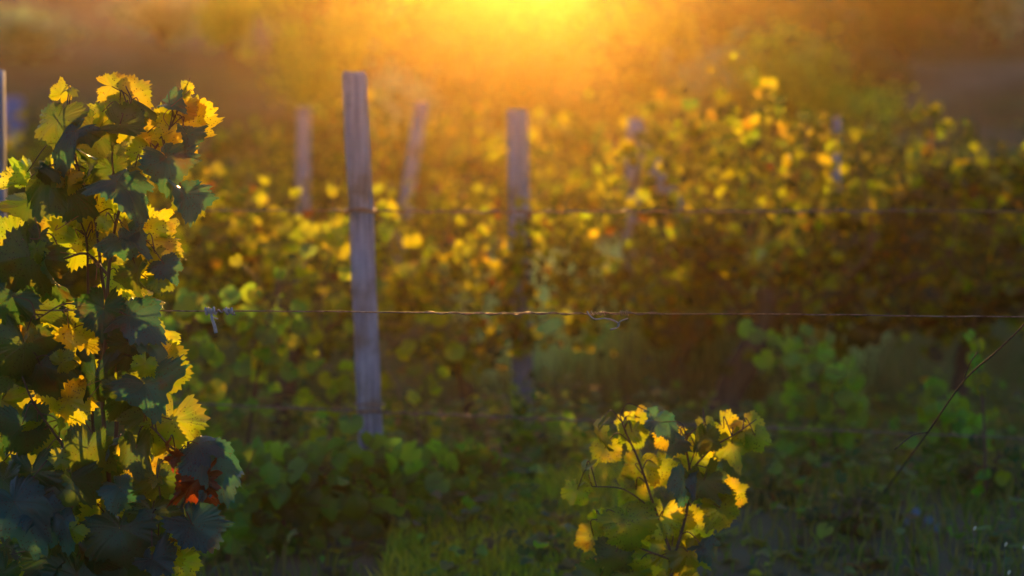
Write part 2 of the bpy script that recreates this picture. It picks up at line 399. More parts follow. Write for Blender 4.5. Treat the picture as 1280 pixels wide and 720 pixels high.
# ties on the sharp wire
def coil(cx, length, turns, rad, thick, rng):
    z = float(np.interp(cx, W1[:, 0], W1[:, 2])); n = int(turns * 14)
    t = np.linspace(0, 1, n); ph = t * turns * 2 * math.pi
    rr = rad * (1 + .35 * np.sin(t * 9) + rng.normal(0, .05, n))
    return np.stack([cx + (t - .5) * length, 4.0 + rr * np.cos(ph), z + rr * np.sin(ph)], -1), z
rng = np.random.default_rng(3)
mm = 4.0 / FPX
x0 = P(263, 388, 4)[0]
r = thing('twine_tie', 'pale knotted twine with a dangling stub, tied on the sharp wire near the tall vine', 'tie', tuple(P(263, 388, 4)))
def local(me, o): me.transform(__import__('mathutils').Matrix.Translation(-o.location)); return me
tb = Tubes(); c_, z0 = coil(x0, 14 * mm, 4, .0042, 0, rng); tb.add(c_, .0021)
c_, _ = coil(P(287, 388, 4)[0], 10 * mm, 3, .0040, 0, rng); tb.add(c_, .0019)
c_, _ = coil(P(275, 388, 4)[0], 20 * mm, 3, .0024, 0, rng); tb.add(c_, .0012); ob('knot', local(tb.mesh('knot', M_tie), r), r)
tb = Tubes(); tb.add(spline([P(264, 391, 3.998), P(265, 398, 3.995), P(268, 407, 3.995), P(270, 416, 3.997)], 5), np.linspace(.0022, .0032, 16), 7)
tb.add([P(266, 396, 3.995), P(270, 398, 3.99), P(272.5, 398.5, 3.988)], .0011)
ob('loose_end', local(tb.mesh('loose_end', M_tie), r), r)
tb = Tubes(); tb.add(spline([P(291, 389, 3.997), P(292, 393, 3.99), P(295, 393.5, 3.99)], 5), .0011)
ob('loose_end', local(tb.mesh('loose_end', M_stalk), r), r)
r = thing('curled_tendril', 'dried curled tendril wound on the sharp wire right of centre, dangling end', 'tendril', tuple(P(740, 390, 4)))
tb = Tubes(); c_, _ = coil(P(745, 389, 4)[0], 24 * mm, 5, .0028, 0, rng); tb.add(c_, .0011); ob('winding', local(tb.mesh('winding', M_stalk), r), r)
tb = Tubes(); c_, _ = coil(P(780, 389, 4)[0], 10 * mm, 4, .0032, 0, rng); tb.add(c_, .0012)
ob('winding', local(tb.mesh('winding', M_stalk), r), r)
tb = Tubes(); tb.add(spline([P(734, 389, 3.995), P(737, 394, 3.99), P(744, 399, 3.99), P(756, 398, 3.985), P(768, 401, 3.99), P(774, 406, 3.99), P(770, 410, 3.99), P(763, 412, 3.985)], 5), .0011)
tb.add(spline([P(771, 410, 3.99), P(775, 402, 3.98), P(785, 398, 3.98)], 5), .0009)
ob('hanging_end', local(tb.mesh('hanging_end', M_tie), r), r)

# ------------------------------------------------------------------ foreground grape vines (in or near focus)
def orient(kind, ang, rng, flip=False, yaw=None, tilt=None):
    a = R(ang)
    if kind == 'F':
        yaw = R(rng.normal(0, 30)) if yaw is None else R(yaw); tl = R(rng.normal(12, 20)) if tilt is None else R(tilt)
        n = np.array([math.sin(yaw) * math.cos(tl), -math.cos(yaw) * math.cos(tl), math.sin(tl)])
        if flip: n = -n
        t = np.array([math.cos(a), rng.normal(-.1, .15), -math.sin(a)])
    elif kind == 'S':   # upper face turned to the sky
        n = np.array([rng.normal(.1, .2), -.55 + rng.normal(0, .12), .8]); t = np.array([math.cos(a), -.35, -math.sin(a) * .75])
    else:             # edge-on
        n = np.array([1.0 if rng.random() < .5 else -1., -.28, .15 + rng.normal(0, .15)]); t = np.array([math.cos(a) * .4, .1, -math.sin(a)])
    return t, n
def build_vine(root, leaves, d0, canes, trunk, rng, seed=1, thick=1.0, extra_parts=()):
    L = Leaves(rng=np.random.default_rng(seed)); allp = []
    o = np.array(root.location)
    ctr = []; ctb = []
    for pts, r0, r1 in canes:
        sp = spline([P(a, b_, c) for a, b_, c in pts], 7); ctr.append(sp)
        tb = Tubes(); rr = np.linspace(r0, r1, len(sp)) * (1 + .12 * (np.arange(len(sp)) % 7 == 0)); tb.add(sp - o, rr, 8); ctb.append(tb)
    tb = Tubes(); sp = spline(trunk[0], 6); ctr_tr = sp
    tb.add(sp - o, np.linspace(trunk[1], trunk[2], len(sp)) * (1 + .08 * np.random.default_rng(9).normal(0, 1, len(sp))), 10); ob('trunk', tb.mesh('trunk', M_trunk), root)
    C = np.concatenate(ctr); CI = np.concatenate([np.full(len(c), k) for k, c in enumerate(ctr)])
    special = {}
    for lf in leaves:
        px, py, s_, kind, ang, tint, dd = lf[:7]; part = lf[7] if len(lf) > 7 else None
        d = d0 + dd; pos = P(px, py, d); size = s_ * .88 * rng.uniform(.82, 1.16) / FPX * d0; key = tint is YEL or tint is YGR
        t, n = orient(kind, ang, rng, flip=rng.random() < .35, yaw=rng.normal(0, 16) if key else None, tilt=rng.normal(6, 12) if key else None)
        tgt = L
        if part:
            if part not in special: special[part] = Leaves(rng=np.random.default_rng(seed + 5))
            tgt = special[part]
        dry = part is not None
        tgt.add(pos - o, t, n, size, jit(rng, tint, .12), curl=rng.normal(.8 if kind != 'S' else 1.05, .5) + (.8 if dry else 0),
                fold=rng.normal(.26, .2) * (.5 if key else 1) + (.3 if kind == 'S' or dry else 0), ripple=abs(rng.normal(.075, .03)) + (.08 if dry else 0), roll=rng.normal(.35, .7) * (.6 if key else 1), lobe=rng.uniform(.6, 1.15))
        dist = np.linalg.norm(C - pos, axis=1); qi = np.argmin(dist + rng.random(len(C)) * .03); q = C[qi]; pt = ctb[CI[qi]]
        if np.linalg.norm(q - pos) < .24 * d0 / 4:
            mid = (pos + q) / 2 + np.array([0, .0, .018]) + rng.normal(0, .008, 3)
            pt.add(spline([q - o, mid - o, pos - o], 5), np.linspace(.0013, .0009, 11) * thick, 5)
    ob('foliage', L.mesh('foliage', M_leaf), root)
    for k, (nm, lb) in dict(extra_parts).items():
        if k in special:
            x_ = ob(nm, special[k].mesh(nm, M_leaf), root); x_['label'] = lb
    for tb in ctb: ob('cane', tb.mesh('cane', M_cane), root)

# --- tall vine on the left, in focus: junction px, py, leaf length px, kind, tip angle (0 right, 90 down), tint, depth offset
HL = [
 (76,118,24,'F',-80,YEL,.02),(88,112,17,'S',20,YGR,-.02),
 (72,150,50,'F',100,GRN,-.04),(95,165,58,'S',120,SKY_SHEEN,-.06),
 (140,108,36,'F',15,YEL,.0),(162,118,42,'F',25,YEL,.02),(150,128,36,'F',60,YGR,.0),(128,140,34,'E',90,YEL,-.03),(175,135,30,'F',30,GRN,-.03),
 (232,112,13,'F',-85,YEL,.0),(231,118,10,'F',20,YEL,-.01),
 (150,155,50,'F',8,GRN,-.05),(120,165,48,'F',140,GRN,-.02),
 (228,158,58,'F',40,YEL,.01),(236,152,36,'F',-25,ORG,.03),(232,168,40,'S',75,SKY_SHEEN,-.04),(225,135,28,'F',-20,ORG,.02),(212,130,26,'S',10,SKY_SHEEN,-.03),
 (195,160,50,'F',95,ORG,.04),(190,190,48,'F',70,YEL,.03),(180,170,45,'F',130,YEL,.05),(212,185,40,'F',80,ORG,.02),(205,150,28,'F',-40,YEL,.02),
 (207,197,58,'S',70,SKY_SHEEN,-.05),(231,242,46,'S',65,SKY_SHEEN,-.05),(236,246,42,'F',95,YGR,-.01),
 (146,228,62,'S',35,SKY_SHEEN,-.06),(165,245,40,'S',50,SKY_SHEEN,-.05),
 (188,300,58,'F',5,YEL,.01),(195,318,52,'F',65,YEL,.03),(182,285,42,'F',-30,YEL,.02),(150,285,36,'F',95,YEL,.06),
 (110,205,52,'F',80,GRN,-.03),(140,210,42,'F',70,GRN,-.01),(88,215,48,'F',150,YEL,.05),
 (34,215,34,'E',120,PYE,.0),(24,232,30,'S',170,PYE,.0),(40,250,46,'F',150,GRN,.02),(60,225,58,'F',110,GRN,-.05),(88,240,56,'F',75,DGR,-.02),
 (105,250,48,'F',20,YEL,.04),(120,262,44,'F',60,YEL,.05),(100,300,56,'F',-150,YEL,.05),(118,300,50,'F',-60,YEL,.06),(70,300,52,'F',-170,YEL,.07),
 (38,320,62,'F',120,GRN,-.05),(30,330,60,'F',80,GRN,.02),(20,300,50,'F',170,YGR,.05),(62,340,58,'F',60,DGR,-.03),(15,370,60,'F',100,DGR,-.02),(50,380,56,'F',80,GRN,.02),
 (150,300,42,'S',60,SKY_SHEEN,-.05),(163,300,38,'S',40,SKY_SHEEN,-.05),(172,340,46,'F',100,GRN,-.03),(150,350,42,'F',110,YEL,.06),(205,330,30,'S',55,SKY_SHEEN,-.04),
 (130,385,46,'F',95,DGR,-.06),(160,395,56,'S',15,SKY_SHEEN,-.05),(110,395,44,'F',120,YGR,.04),
 (192,425,42,'F',35,YEL,-.01),(186,432,36,'S',50,SKY_SHEEN,-.04),(160,430,48,'F',85,DGR,-.02),(150,425,46,'F',100,GRN,.04),
 (200,455,58,'F',72,YGR,-.01),(180,480,56,'S',60,SKY_SHEEN,-.06),(215,525,58,'F',105,YGR,.0),(205,540,44,'F',60,YGR,.03),
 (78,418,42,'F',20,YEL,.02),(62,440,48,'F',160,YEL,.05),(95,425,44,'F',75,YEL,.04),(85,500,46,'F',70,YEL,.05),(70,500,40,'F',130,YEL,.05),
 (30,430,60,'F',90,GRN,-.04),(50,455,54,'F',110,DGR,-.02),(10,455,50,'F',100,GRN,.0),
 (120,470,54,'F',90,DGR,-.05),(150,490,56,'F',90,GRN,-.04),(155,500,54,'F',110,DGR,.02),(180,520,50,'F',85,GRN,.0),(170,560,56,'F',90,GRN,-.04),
 (248,555,46,'S',5,SKY_SHEEN,-.05),(255,572,52,'S',35,SKY_SHEEN,-.05),(270,585,48,'S',70,SKY_SHEEN,-.04),(255,580,34,'F',70,YGR,.0),(240,575,36,'S',100,SKY_SHEEN,-.02),
 (240,655,52,'S',55,SKY_SHEEN,-.05),(252,665,38,'F',75,YGR,-.01),(225,640,36,'S',80,SKY_SHEEN,-.03),(222,650,34,'F',95,YGR,.02),
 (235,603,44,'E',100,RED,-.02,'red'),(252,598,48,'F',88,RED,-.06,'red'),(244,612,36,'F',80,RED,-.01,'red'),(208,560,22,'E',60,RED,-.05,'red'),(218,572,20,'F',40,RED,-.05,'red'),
 (18,628,72,'S',60,SKY_SHEEN,-.08),(45,640,55,'S',40,SKY_SHEEN,-.06),(5,600,54,'F',90,GRN,.0),(40,590,52,'F',90,DGR,-.02),(28,530,50,'F',80,DGR,-.03),(55,550,44,'F',95,YGR,.05),
 (130,640,52,'F',95,YEL,.03),(120,690,55,'F',80,DGR,-.03),(150,660,60,'F',80,DGR,-.04),(165,690,58,'F',70,DGR,-.02),(190,640,48,'F',90,GRN,-.03),(200,690,44,'F',15,YEL,-.02),(222,700,36,'F',60,YEL,.0),(190,700,40,'S',30,SKY_SHEEN,-.06),
 (110,560,48,'F',95,GRN,-.04),(90,600,52,'F',70,DGR,-.02),(140,580,44,'F',70,YEL,.05),(150,610,40,'S',60,SKY_SHEEN,-.04),(80,650,50,'S',70,SKY_SHEEN,-.05),(195,600,42,'F',80,GRN,-.02),(60,700,56,'F',90,DGR,.0),(95,720,55,'F',90,DGR,-.02),
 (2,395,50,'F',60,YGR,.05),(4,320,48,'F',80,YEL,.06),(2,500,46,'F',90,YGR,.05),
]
rng = np.random.default_rng(21)
fill = []
poly = [(-60,330),(5,300),(20,250),(60,200),(170,200),(215,300),(205,420),(215,520),(215,600),(255,640),(245,760),(240,860),(-80,900)]
def inside(x, y, pl):
    c = False
    for i_ in range(len(pl)):
        x1, y1 = pl[i_]; x2, y2 = pl[i_ - 1]
        if (y1 > y) != (y2 > y) and x < (x2 - x1) * (y - y1) / (y2 - y1) + x1: c = not c
    return c
while len(fill) < 48:
    x_, y_ = rng.uniform(-90, 290), rng.uniform(300, 930)
    if y_ < 620 and rng.random() < .6: continue
    if inside(x_, y_, poly):
        fill.append((x_, y_ - 15, rng.uniform(34, 56), pick(rng, ['F', 'S', 'E'], [.8, .12, .08]), rng.normal(90, 40), pick(rng, [YEL, YGR, GRN, DGR, BRN], [.3, .22, .25, .2, .04]), rng.uniform(.02, .2)))
for k_ in range(34):   # small young leaves along the outer side of the column
    y_ = rng.uniform(150, 700); x_ = rng.uniform(20, 205)
    fill.append((x_, y_, rng.uniform(16, 30), pick(rng, ['F', 'S', 'E'], [.7, .15, .15]), rng.normal(80, 50), pick(rng, [YEL, YGR, GRN, SKY_SHEEN, ORG], [.35, .25, .2, .1, .1]), rng.uniform(-.09, .05)))
gx, gy = P(135, 700, 4.05)[0], 4.05
vine = thing('grape_vine', 'tall leafy grape vine in sharp focus at the left, backlit yellow and dark leaves', 'grapevine', (gx, gy, float(gz(gx, gy))))
canes = [
 ([(132,720,4.05),(136,600,4.03),(128,500,4.02),(134,400,4.0),(136,340,3.99),(150,260,3.99),(180,205,3.99),(212,160,4.0),(228,122,4.0)], .0042, .0014),
 ([(138,640,4.05),(146,520,4.06),(142,420,4.04),(128,350,4.02),(118,270,4.02),(95,200,4.0),(84,130,4.0)], .0040, .0014),
 ([(128,680,4.06),(118,560,4.08),(112,450,4.07),(110,350,4.05),(108,300,4.03),(98,270,4.02)], .0034, .0012),
 ([(136,345,4.0),(110,318,3.99),(85,322,3.98),(64,331,3.97)], .0026, .0012),
 ([(152,255,3.99),(140,200,3.98),(150,160,3.98),(165,125,3.98)], .002, .001),
 ([(145,350,4.0),(165,325,3.98),(176,300,3.97)], .002, .001),
 ([(134,400,4.03),(105,385,3.98),(80,380,3.97),(45,400,3.97)], .002, .001),
 ([(140,560,4.03),(180,530,4.0),(215,560,3.98),(240,570,3.97),(262,575,3.97)], .0026, .001),
 ([(132,660,4.05),(180,640,4.0),(215,640,3.98),(238,650,3.97)], .0024, .001),
 ([(125,640,4.06),(80,560,4.0),(40,500,3.98),(15,430,3.98)], .003, .001),
]
tr = [np.array([gx + .01, gy + .02, float(gz(gx, gy)) - .05]), np.array([gx - .03, gy + .03, .35]), P(132, 700, 4.06), P(134, 600, 4.05)]
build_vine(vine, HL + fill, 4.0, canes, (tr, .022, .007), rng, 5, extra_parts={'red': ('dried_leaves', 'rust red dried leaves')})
tb = Tubes(); trng = np.random.default_rng(8)
for (a, b_) in [((98,270),(70,285)), ((64,331),(90,310)), ((110,318),(120,350)), ((150,300),(120,330)), ((80,380),(86,410)), ((125,470),(110,500)), ((40,262),(30,300)), ((212,160),(238,112))]:
    p0, p1 = P(a[0], a[1], 3.97), P(b_[0], b_[1], 3.95); m1 = (p0 * 2 + p1) / 3 + trng.normal(0, .012, 3); m2 = (p0 + 2 * p1) / 3 + trng.normal(0, .012, 3)
    tb = Tubes(); tb.add(spline([p0, m1, m2, p1], 6) - np.array(vine.location), .0007, 5); ob('tendril', tb.mesh('tendril', M_petiole), vine)

# --- small vine in front, right of centre
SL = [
 (783,528,26,'F',60,YEL,.02),(800,522,24,'F',20,YEL,.02),(790,540,30,'F',100,YGR,-.01),(768,530,28,'F',110,YEL,.03),(812,515,16,'S',60,SKY_SHEEN,-.03),(823,528,34,'S',40,SKY_SHEEN,-.03),
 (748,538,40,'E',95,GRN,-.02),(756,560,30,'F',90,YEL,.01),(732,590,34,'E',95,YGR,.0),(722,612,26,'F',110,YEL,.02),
 (836,545,28,'F',80,YEL,.02),(850,552,30,'S',150,SKY_SHEEN,-.02),(817,565,38,'F',90,YGR,-.02),(800,580,36,'F',100,YEL,.02),(825,585,34,'F',60,YEL,.03),
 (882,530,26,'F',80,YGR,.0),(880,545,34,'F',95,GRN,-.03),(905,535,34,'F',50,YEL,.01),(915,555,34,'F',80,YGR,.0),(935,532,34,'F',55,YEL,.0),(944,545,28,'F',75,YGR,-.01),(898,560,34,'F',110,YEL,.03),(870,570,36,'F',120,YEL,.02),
 (855,600,36,'S',100,SKY_SHEEN,-.04),(880,600,44,'F',80,GRN,-.03),(884,606,42,'F',60,DGR,.02),(910,618,34,'F',35,YEL,.02),(900,635,36,'F',70,YGR,.0),
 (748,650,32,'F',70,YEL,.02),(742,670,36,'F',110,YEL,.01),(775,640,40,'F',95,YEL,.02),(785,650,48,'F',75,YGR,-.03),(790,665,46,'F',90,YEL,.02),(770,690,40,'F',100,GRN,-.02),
 (828,645,40,'F',100,YEL,.0),(845,650,42,'F',60,YEL,.02),(840,680,42,'F',90,YEL,.02),(860,690,40,'F',75,YGR,.0),(880,685,36,'S',45,SKY_SHEEN,-.04),(890,700,38,'S',70,SKY_SHEEN,-.03),(862,655,36,'F',30,YEL,.04),
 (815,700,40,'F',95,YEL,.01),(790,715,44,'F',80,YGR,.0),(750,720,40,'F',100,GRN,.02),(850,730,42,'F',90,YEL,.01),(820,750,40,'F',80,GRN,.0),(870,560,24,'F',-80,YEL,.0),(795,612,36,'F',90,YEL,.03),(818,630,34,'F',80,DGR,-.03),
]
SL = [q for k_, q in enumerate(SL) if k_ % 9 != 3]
sx, sy = P(835, 720, 4.35)[0], 4.35
sv = thing('grape_vine', 'small young vine with curled yellow leaves standing low right of centre', 'grapevine', (sx, sy, float(gz(sx, sy))))
canes2 = [([(835,740,4.35),(845,690,4.35),(858,640,4.35),(862,590,4.34),(858,550,4.34),(880,528,4.34)], .0035, .0014),
 ([(842,700,4.35),(820,640,4.35),(800,580,4.34),(782,540,4.34),(775,520,4.34)], .003, .0012), ([(862,590,4.34),(890,560,4.33),(915,545,4.33),(938,530,4.33)], .0022, .001),
 ([(820,640,4.35),(780,612,4.33),(740,608,4.33)], .0018, .001), ([(840,700,4.35),(790,680,4.34),(750,650,4.33)], .002, .001)]
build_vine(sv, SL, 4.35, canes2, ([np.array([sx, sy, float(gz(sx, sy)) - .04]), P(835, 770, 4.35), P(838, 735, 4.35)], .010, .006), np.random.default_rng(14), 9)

# ------------------------------------------------------------------ row vines
def make_row_vine(seed, n=620, wid=1.05, h0=.28, h1=.98, thick=.30, wts=(.2, .25, .3, .06, .2, .02), lean=.12, fx=0.0, tr=.045):
    g = np.random.default_rng(seed); root = thing('grape_vine', 'x', 'grapevine')
    tb = Tubes(); base = [(0, 0, -.06), (lean * .3 + g.normal(0, .02), .02, h0 * .5), (lean, g.normal(0, .03), h0 + .08), (lean + .02, 0, h0 + .2)]
    sp = spline(base, 6); tb.add(sp, np.linspace(tr, tr * .6, len(sp)) * (1 + .14 * g.normal(0, 1, len(sp))), 8)
    ob('trunk', tb.mesh('trunk', M_trunk), root)
    ctr = []
    tb = Tubes()
    for k in range(9):
        xe = (k / 8 - .5) * wid + fx; c = spline([(lean, 0, h0 + .1), (lean + (xe - lean) * .6, g.normal(0, .05), h0 + .2 + g.normal(0, .03)), (xe, g.normal(0, .08), (h0 + h1) / 2), (xe + g.normal(0, .08), g.normal(0, .1), h1 + g.normal(0.02, .06))], 5)
        tb.add(c, np.linspace(.008, .002, len(c)), 5); ctr.append(c)
    ob('canes', tb.mesh('canes', M_cane), root); ctr = np.concatenate(ctr)
    L = Leaves(N=16, rings=(.04, .55, 1.0), rng=g, teeth=False); k = 0
    cl = g.uniform([-wid / 2, -thick / 2, h0 + .05], [wid / 2, thick / 2, h1], (34, 3)) + [fx, 0, 0]; cr_ = g.uniform(.03, .085, 34)
    cl[:, 2] = h0 + (cl[:, 2] - h0) * (.88 + .17 * np.sin(cl[:, 0] * 6 + seed * 1.3))
    while k < n:
        if g.random() < .25: p = ctr[g.integers(len(ctr))] + g.normal(0, .05, 3)
        else: q_ = g.integers(len(cl)); p = cl[q_] + g.normal(0, 1, 3) * cr_[q_]
        edge = h0 + .07 * math.sin(p[0] * 7 + seed) + .08
        if p[2] < edge and g.random() < .85: continue
        n_ = np.array([g.normal(0, .6), -1 if g.random() < .5 else 1, g.normal(.35, .4)]); t_ = np.array([g.normal(0, .6), g.normal(0, .4), -1])
        L.add(p, t_, n_, g.uniform(.2, 1) ** 1.3 * .028 + .010, jit(g, pick(g, [(.5, .40, .02), (.28, .25, .02), (.13, .11, .03), (.46, .23, .025), (.06, .07, .03), (.2, .05, .02), GRN], list(wts) + [.06]), .2), curl=g.normal(.8, .4), fold=.2, ripple=.05)
        k += 1
    ob('foliage', L.mesh('foliage', M_leaf_far), root)
    return root
protos = [make_row_vine(40 + k, n=nn, wts=ww, lean=le, fx=.2 if k == 0 else 0., tr=.062 if k == 0 else .042) for k, (nn, ww, le) in enumerate([
    (1450, (.15, .20, .32, .04, .38, .01), .12), (1350, (.20, .2, .28, .1, .32, .03), -.1), (1350, (.12, .2, .34, .03, .4, .0), .16), (1050, (.30, .24, .2, .06, .2, .02), -.05)])]
used = set()
def place_vine(k, px, d, top_px, label, group=None, wscale=1.0, rz=0.0, hb=None):
    x = (px - 640) / FPX * d; z = float(gz(x, d)); top = P(px, top_px, d)[2]
    sc = (wscale, 1.0, (top - z) / 1.02)
    if k not in used:
        used.add(k); o = protos[k]; o.location = (x, d, z); o.scale = sc; o.rotation_euler = (0, 0, rz); o['label'] = label
        if group: o['group'] = group
        return o
    return copy_thing(protos[k], (x, d, z), rz, sc, label, group)
G1 = 'vines of the first blurred row'
place_vine(0, 905, 7.5, 150, 'dense blurred vine with a bare trunk leaning right, right of centre above the small vine', G1, .95)
place_vine(1, 1175, 7.7, 172, 'blurred vine with many orange and yellow leaves near the right edge, below the post tip', G1, rz=3.14)
place_vine(2, 1400, 7.6, 195, 'dark green blurred vine cut by the right edge of the picture', G1)
place_vine(3, 590, 7.3, 262, 'first row vine covering the middle of the post under the sun', G1, .68)
place_vine(3, 350, 7.4, 225, 'blurred vine between the tall sharp vine and the tallest post', G1, .85, rz=3.14)
place_vine(2, 60, 7.6, 262, 'blurred vine hidden behind the tall sharp vine, showing in its gaps', G1)
place_vine(2, 825, 8.75, 222, 'blurred vine hiding all but the tip of the wedge-shaped post with a brace', G1, .75)
place_vine(3, 500, 9.7, 228, 'blurred vine whose leaves swallow the thin post leaning right', G1, .62)
place_vine(3, 345, 9.9, 222, 'blurred vine whose leaves swallow the small upright post', G1, .62, rz=3.14)
G2 = 'vines of the second blurred row'
labs = ['second row vine behind the tall sharp vine at the left edge', 'second row vine whose leaves glow just left of the smallest upright post', 'second row vine glowing yellow on both sides of the tallest post top',
        'second row vine in the orange glow left of the post under the sun', 'second row vine in the orange glow right of the post under the sun', 'second row vine behind the wedge-shaped post top',
        'second row vine above the orange-leaved vine on the right', 'second row vine at the far right edge behind the dark green one']
for k, (px, tp) in enumerate([(30, 170), (235, 158), (425, 150), (600, 150), (790, 140), (965, 138), (1130, 165), (1310, 195)]):
    place_vine([1, 3, 0, 2, 3, 1, 0, 2][k], px, 11.9, tp, labs[k], G2, 1.0, rz=(k % 2) * 3.14 + .05 * k)
for row, (d, tps, cnt) in enumerate([(15.5, 150, 8), (19.5, 150, 9)]):
    for k in range(cnt):
        px = -60 + 1400 * k / (cnt - 1)
        side = 'left of the sun glow' if px < 500 else ('inside the sun glow' if px < 820 else 'right of the sun glow')
        place_vine((k * 3 + row) % 4, px + 12 * ((k * 7) % 5), d, tps + 10 * ((k * 5) % 3) + (25 if px > 1000 else 0), ('third' if row == 0 else 'fourth') + ' row vine blurred far back, ' + side, 'vines of the ' + ('third' if row == 0 else 'fourth') + ' row ' + side, 1.15, rz=(k % 2) * 3.14)

# ------------------------------------------------------------------ low leafy shoots and weeds
def weed(label, pts, d, n, s_px, tints, wts, seed, name='leafy_shoot', cat='plant', spread=26, group=None, mat=None):
    "stem through pixel points (rooted in the ground), leaves round it"
    g = np.random.default_rng(seed)
    base = P(pts[0][0], pts[0][1], d); bz = float(gz(base[0], d)); root = thing(name, label, cat, (base[0], d, bz), group)
    o = np.array(root.location); line = [np.array([0, 0, -.03])]
    for a, b_ in pts[1:]:
        q = P(a, b_, d + g.normal(0, .04)) - o; line.append(q)
    sp = spline(line, 6); tb = Tubes(); tb.add(sp, np.linspace(.005, .0015, len(sp)), 6)
    L = Leaves(N=20, rings=(.04, .4, .75, 1.0), rng=g, teeth=False)
    for k in range(n):
        q = sp[g.integers(max(1, len(sp) // 5), len(sp))]; off = g.normal(0, spread / FPX * d, 3) * [1, .9, .8]; p = q + off
        p[2] = max(p[2], .02)
        tb.add(spline([q, (q + p) / 2 + [0, 0, .01], p], 3), .0011, 4)
        n_ = np.array([g.normal(0, .5), -1 if g.random() < .6 else .8, g.normal(.5, .4)]); t_ = np.array([g.normal(0, .7), g.normal(0, .4), -.9 if g.random() < .8 else .5])
        L.add(p, t_, n_, g.uniform(.7, 1.25) * s_px / FPX * d, jit(g, pick(g, tints, wts), .15), curl=g.normal(.6, .3), fold=.2, ripple=.05, lobe=.5)
    ob('stem', tb.mesh('stem', M_cane if d < 7 else M_stalk), root); ob('foliage', L.mesh('foliage', mat or M_weed), root)
    return root
LG = (.27, .38, .05); MG = (.16, .26, .07); BG = (.16, .34, .03); GY = (.13, .14, .10)
weed('bright green leafy shoot hanging beside the dark leaning trunk, right of centre', [(1020,640),(1015,560),(1025,480),(1010,440),(985,445)], 6.4, 70, 15, [LG, MG], [.6, .4], 1, spread=24)
weed('pale green shoot climbing right of the small yellow vine, below the lower wire', [(1060,620),(1045,560),(1040,500),(1055,470)], 6.2, 40, 16, [LG, MG, YGR], [.5, .4, .1], 2, spread=20)
weed('green shoot behind the diagonal bare cane at right', [(1150,690),(1160,600),(1190,530),(1175,500)], 6.0, 60, 15, [LG, MG, YGR], [.5, .4, .1], 3, spread=26)
weed('sparse shoot with a few bright lime leaves high beside the diagonal cane at right', [(1225,700),(1232,600),(1228,500),(1222,450),(1225,435)], 5.6, 16, 13, [YGR, BG], [.6, .4], 4, spread=12)
weed('upright shoot with rows of green and yellow leaves between sharp vine and tallest post', [(300,620),(320,480),(335,400),(350,360)], 6.0, 55, 15, [LG, YGR, YEL, MG], [.35, .3, .2, .15], 5, spread=34)
weed('green and yellow shoot close behind the right side of the tall sharp vine', [(240,640),(236,520),(235,430),(250,370)], 5.8, 50, 15, [LG, YGR, MG, YEL], [.4, .3, .2, .1], 6, spread=20)
weed('shoot with yellow leaf tips rising left of the tallest post foot', [(400,640),(410,560),(425,500),(440,470)], 6.3, 22, 13, [YEL, YGR], [.6, .4], 7, spread=26)
weed('yellow leaved shoot right of the tallest post foot', [(540,640),(530,570),(520,510),(530,490)], 6.2, 22, 13, [YEL, ORG, YGR], [.6, .2, .2], 8, spread=26)
weed('single bright green rounded leaf on a stem between the two big posts low down', [(618,640),(625,580),(628,545)], 5.9, 7, 17, [BG], [1], 9, spread=9)
weed('dark leaning shoot climbing behind the tallest post', [(470,600),(500,500),(480,440),(560,400)], 7.0, 40, 13, [YGR, YEL, GRN], [.3, .3, .4], 10, spread=40)
weed('loose vine shoot with yellow leaves above the sharp wire knot', [(420,560),(400,420),(410,330),(420,290)], 6.9, 60, 14, [YEL, YGR, GRN], [.5, .3, .2], 11, spread=42)
wg = [(300,690,5.3,'broad green weed at the foot of the tall sharp vine, left bottom'), (350,680,5.4,'green weed second from the tall vine along the bottom'), (400,690,5.5,'lush green weed below the tallest post, left side'),
      (450,670,5.5,'lush green weed directly below the tallest post'), (500,690,5.6,'green weed below and right of the tallest post'), (560,680,5.7,'green weed in the middle of the lower left ground'),
      (610,690,5.9,'green weed at bottom centre left, above the sunlit-coloured grass'), (680,640,6.4,'low weed at the foot of the post under the sun'), (960,690,5.6,'dim weed just right of the small yellow vine'),
      (1060,700,5.4,'dim weed at bottom right, left of the blue flowers'), (1240,640,5.8,'dark weed near the right edge above the dry stalks')]
for k, (px, py, d, lb) in enumerate(wg):
    dim = px > 900
    weed(lb, [(px, py + 20), (px + 6, py - 25), (px - 8, py - 70 + (20 if dim else 0)), (px + 10, py - 100 + (30 if dim else 0))], d, 60 if not dim else 40, 19 if not dim else 12, [MG, LG, GRN] if not dim else [GRN, DGR, BRN], [.5, .3, .2], 30 + k, 'leafy_weed', spread=26, group='low green weeds between the rows')
yf = [(335,610,'small yellow weed cluster left below the lower wire'), (480,560,'tall yellow flowering weed right of the tallest post foot'), (460,600,'yellow flowering weed below the tallest post foot'), (570,580,'orange-yellow weed tip between the big posts'), (520,620,'low yellow weed among green leaves, bottom centre left'), (590,590,'faint yellow weed right of the orange-yellow tip')]
for k, (px, py, lb) in enumerate(yf):
    weed(lb, [(px, py + 80), (px + 5, py + 10), (px - 4, py - 20)], 5.9, 18, 7, [(.8, .6, .04), (.7, .36, .03)], [.7, .3], 60 + k, 'yellow_weed', spread=12, group='yellow weeds below the tallest post')

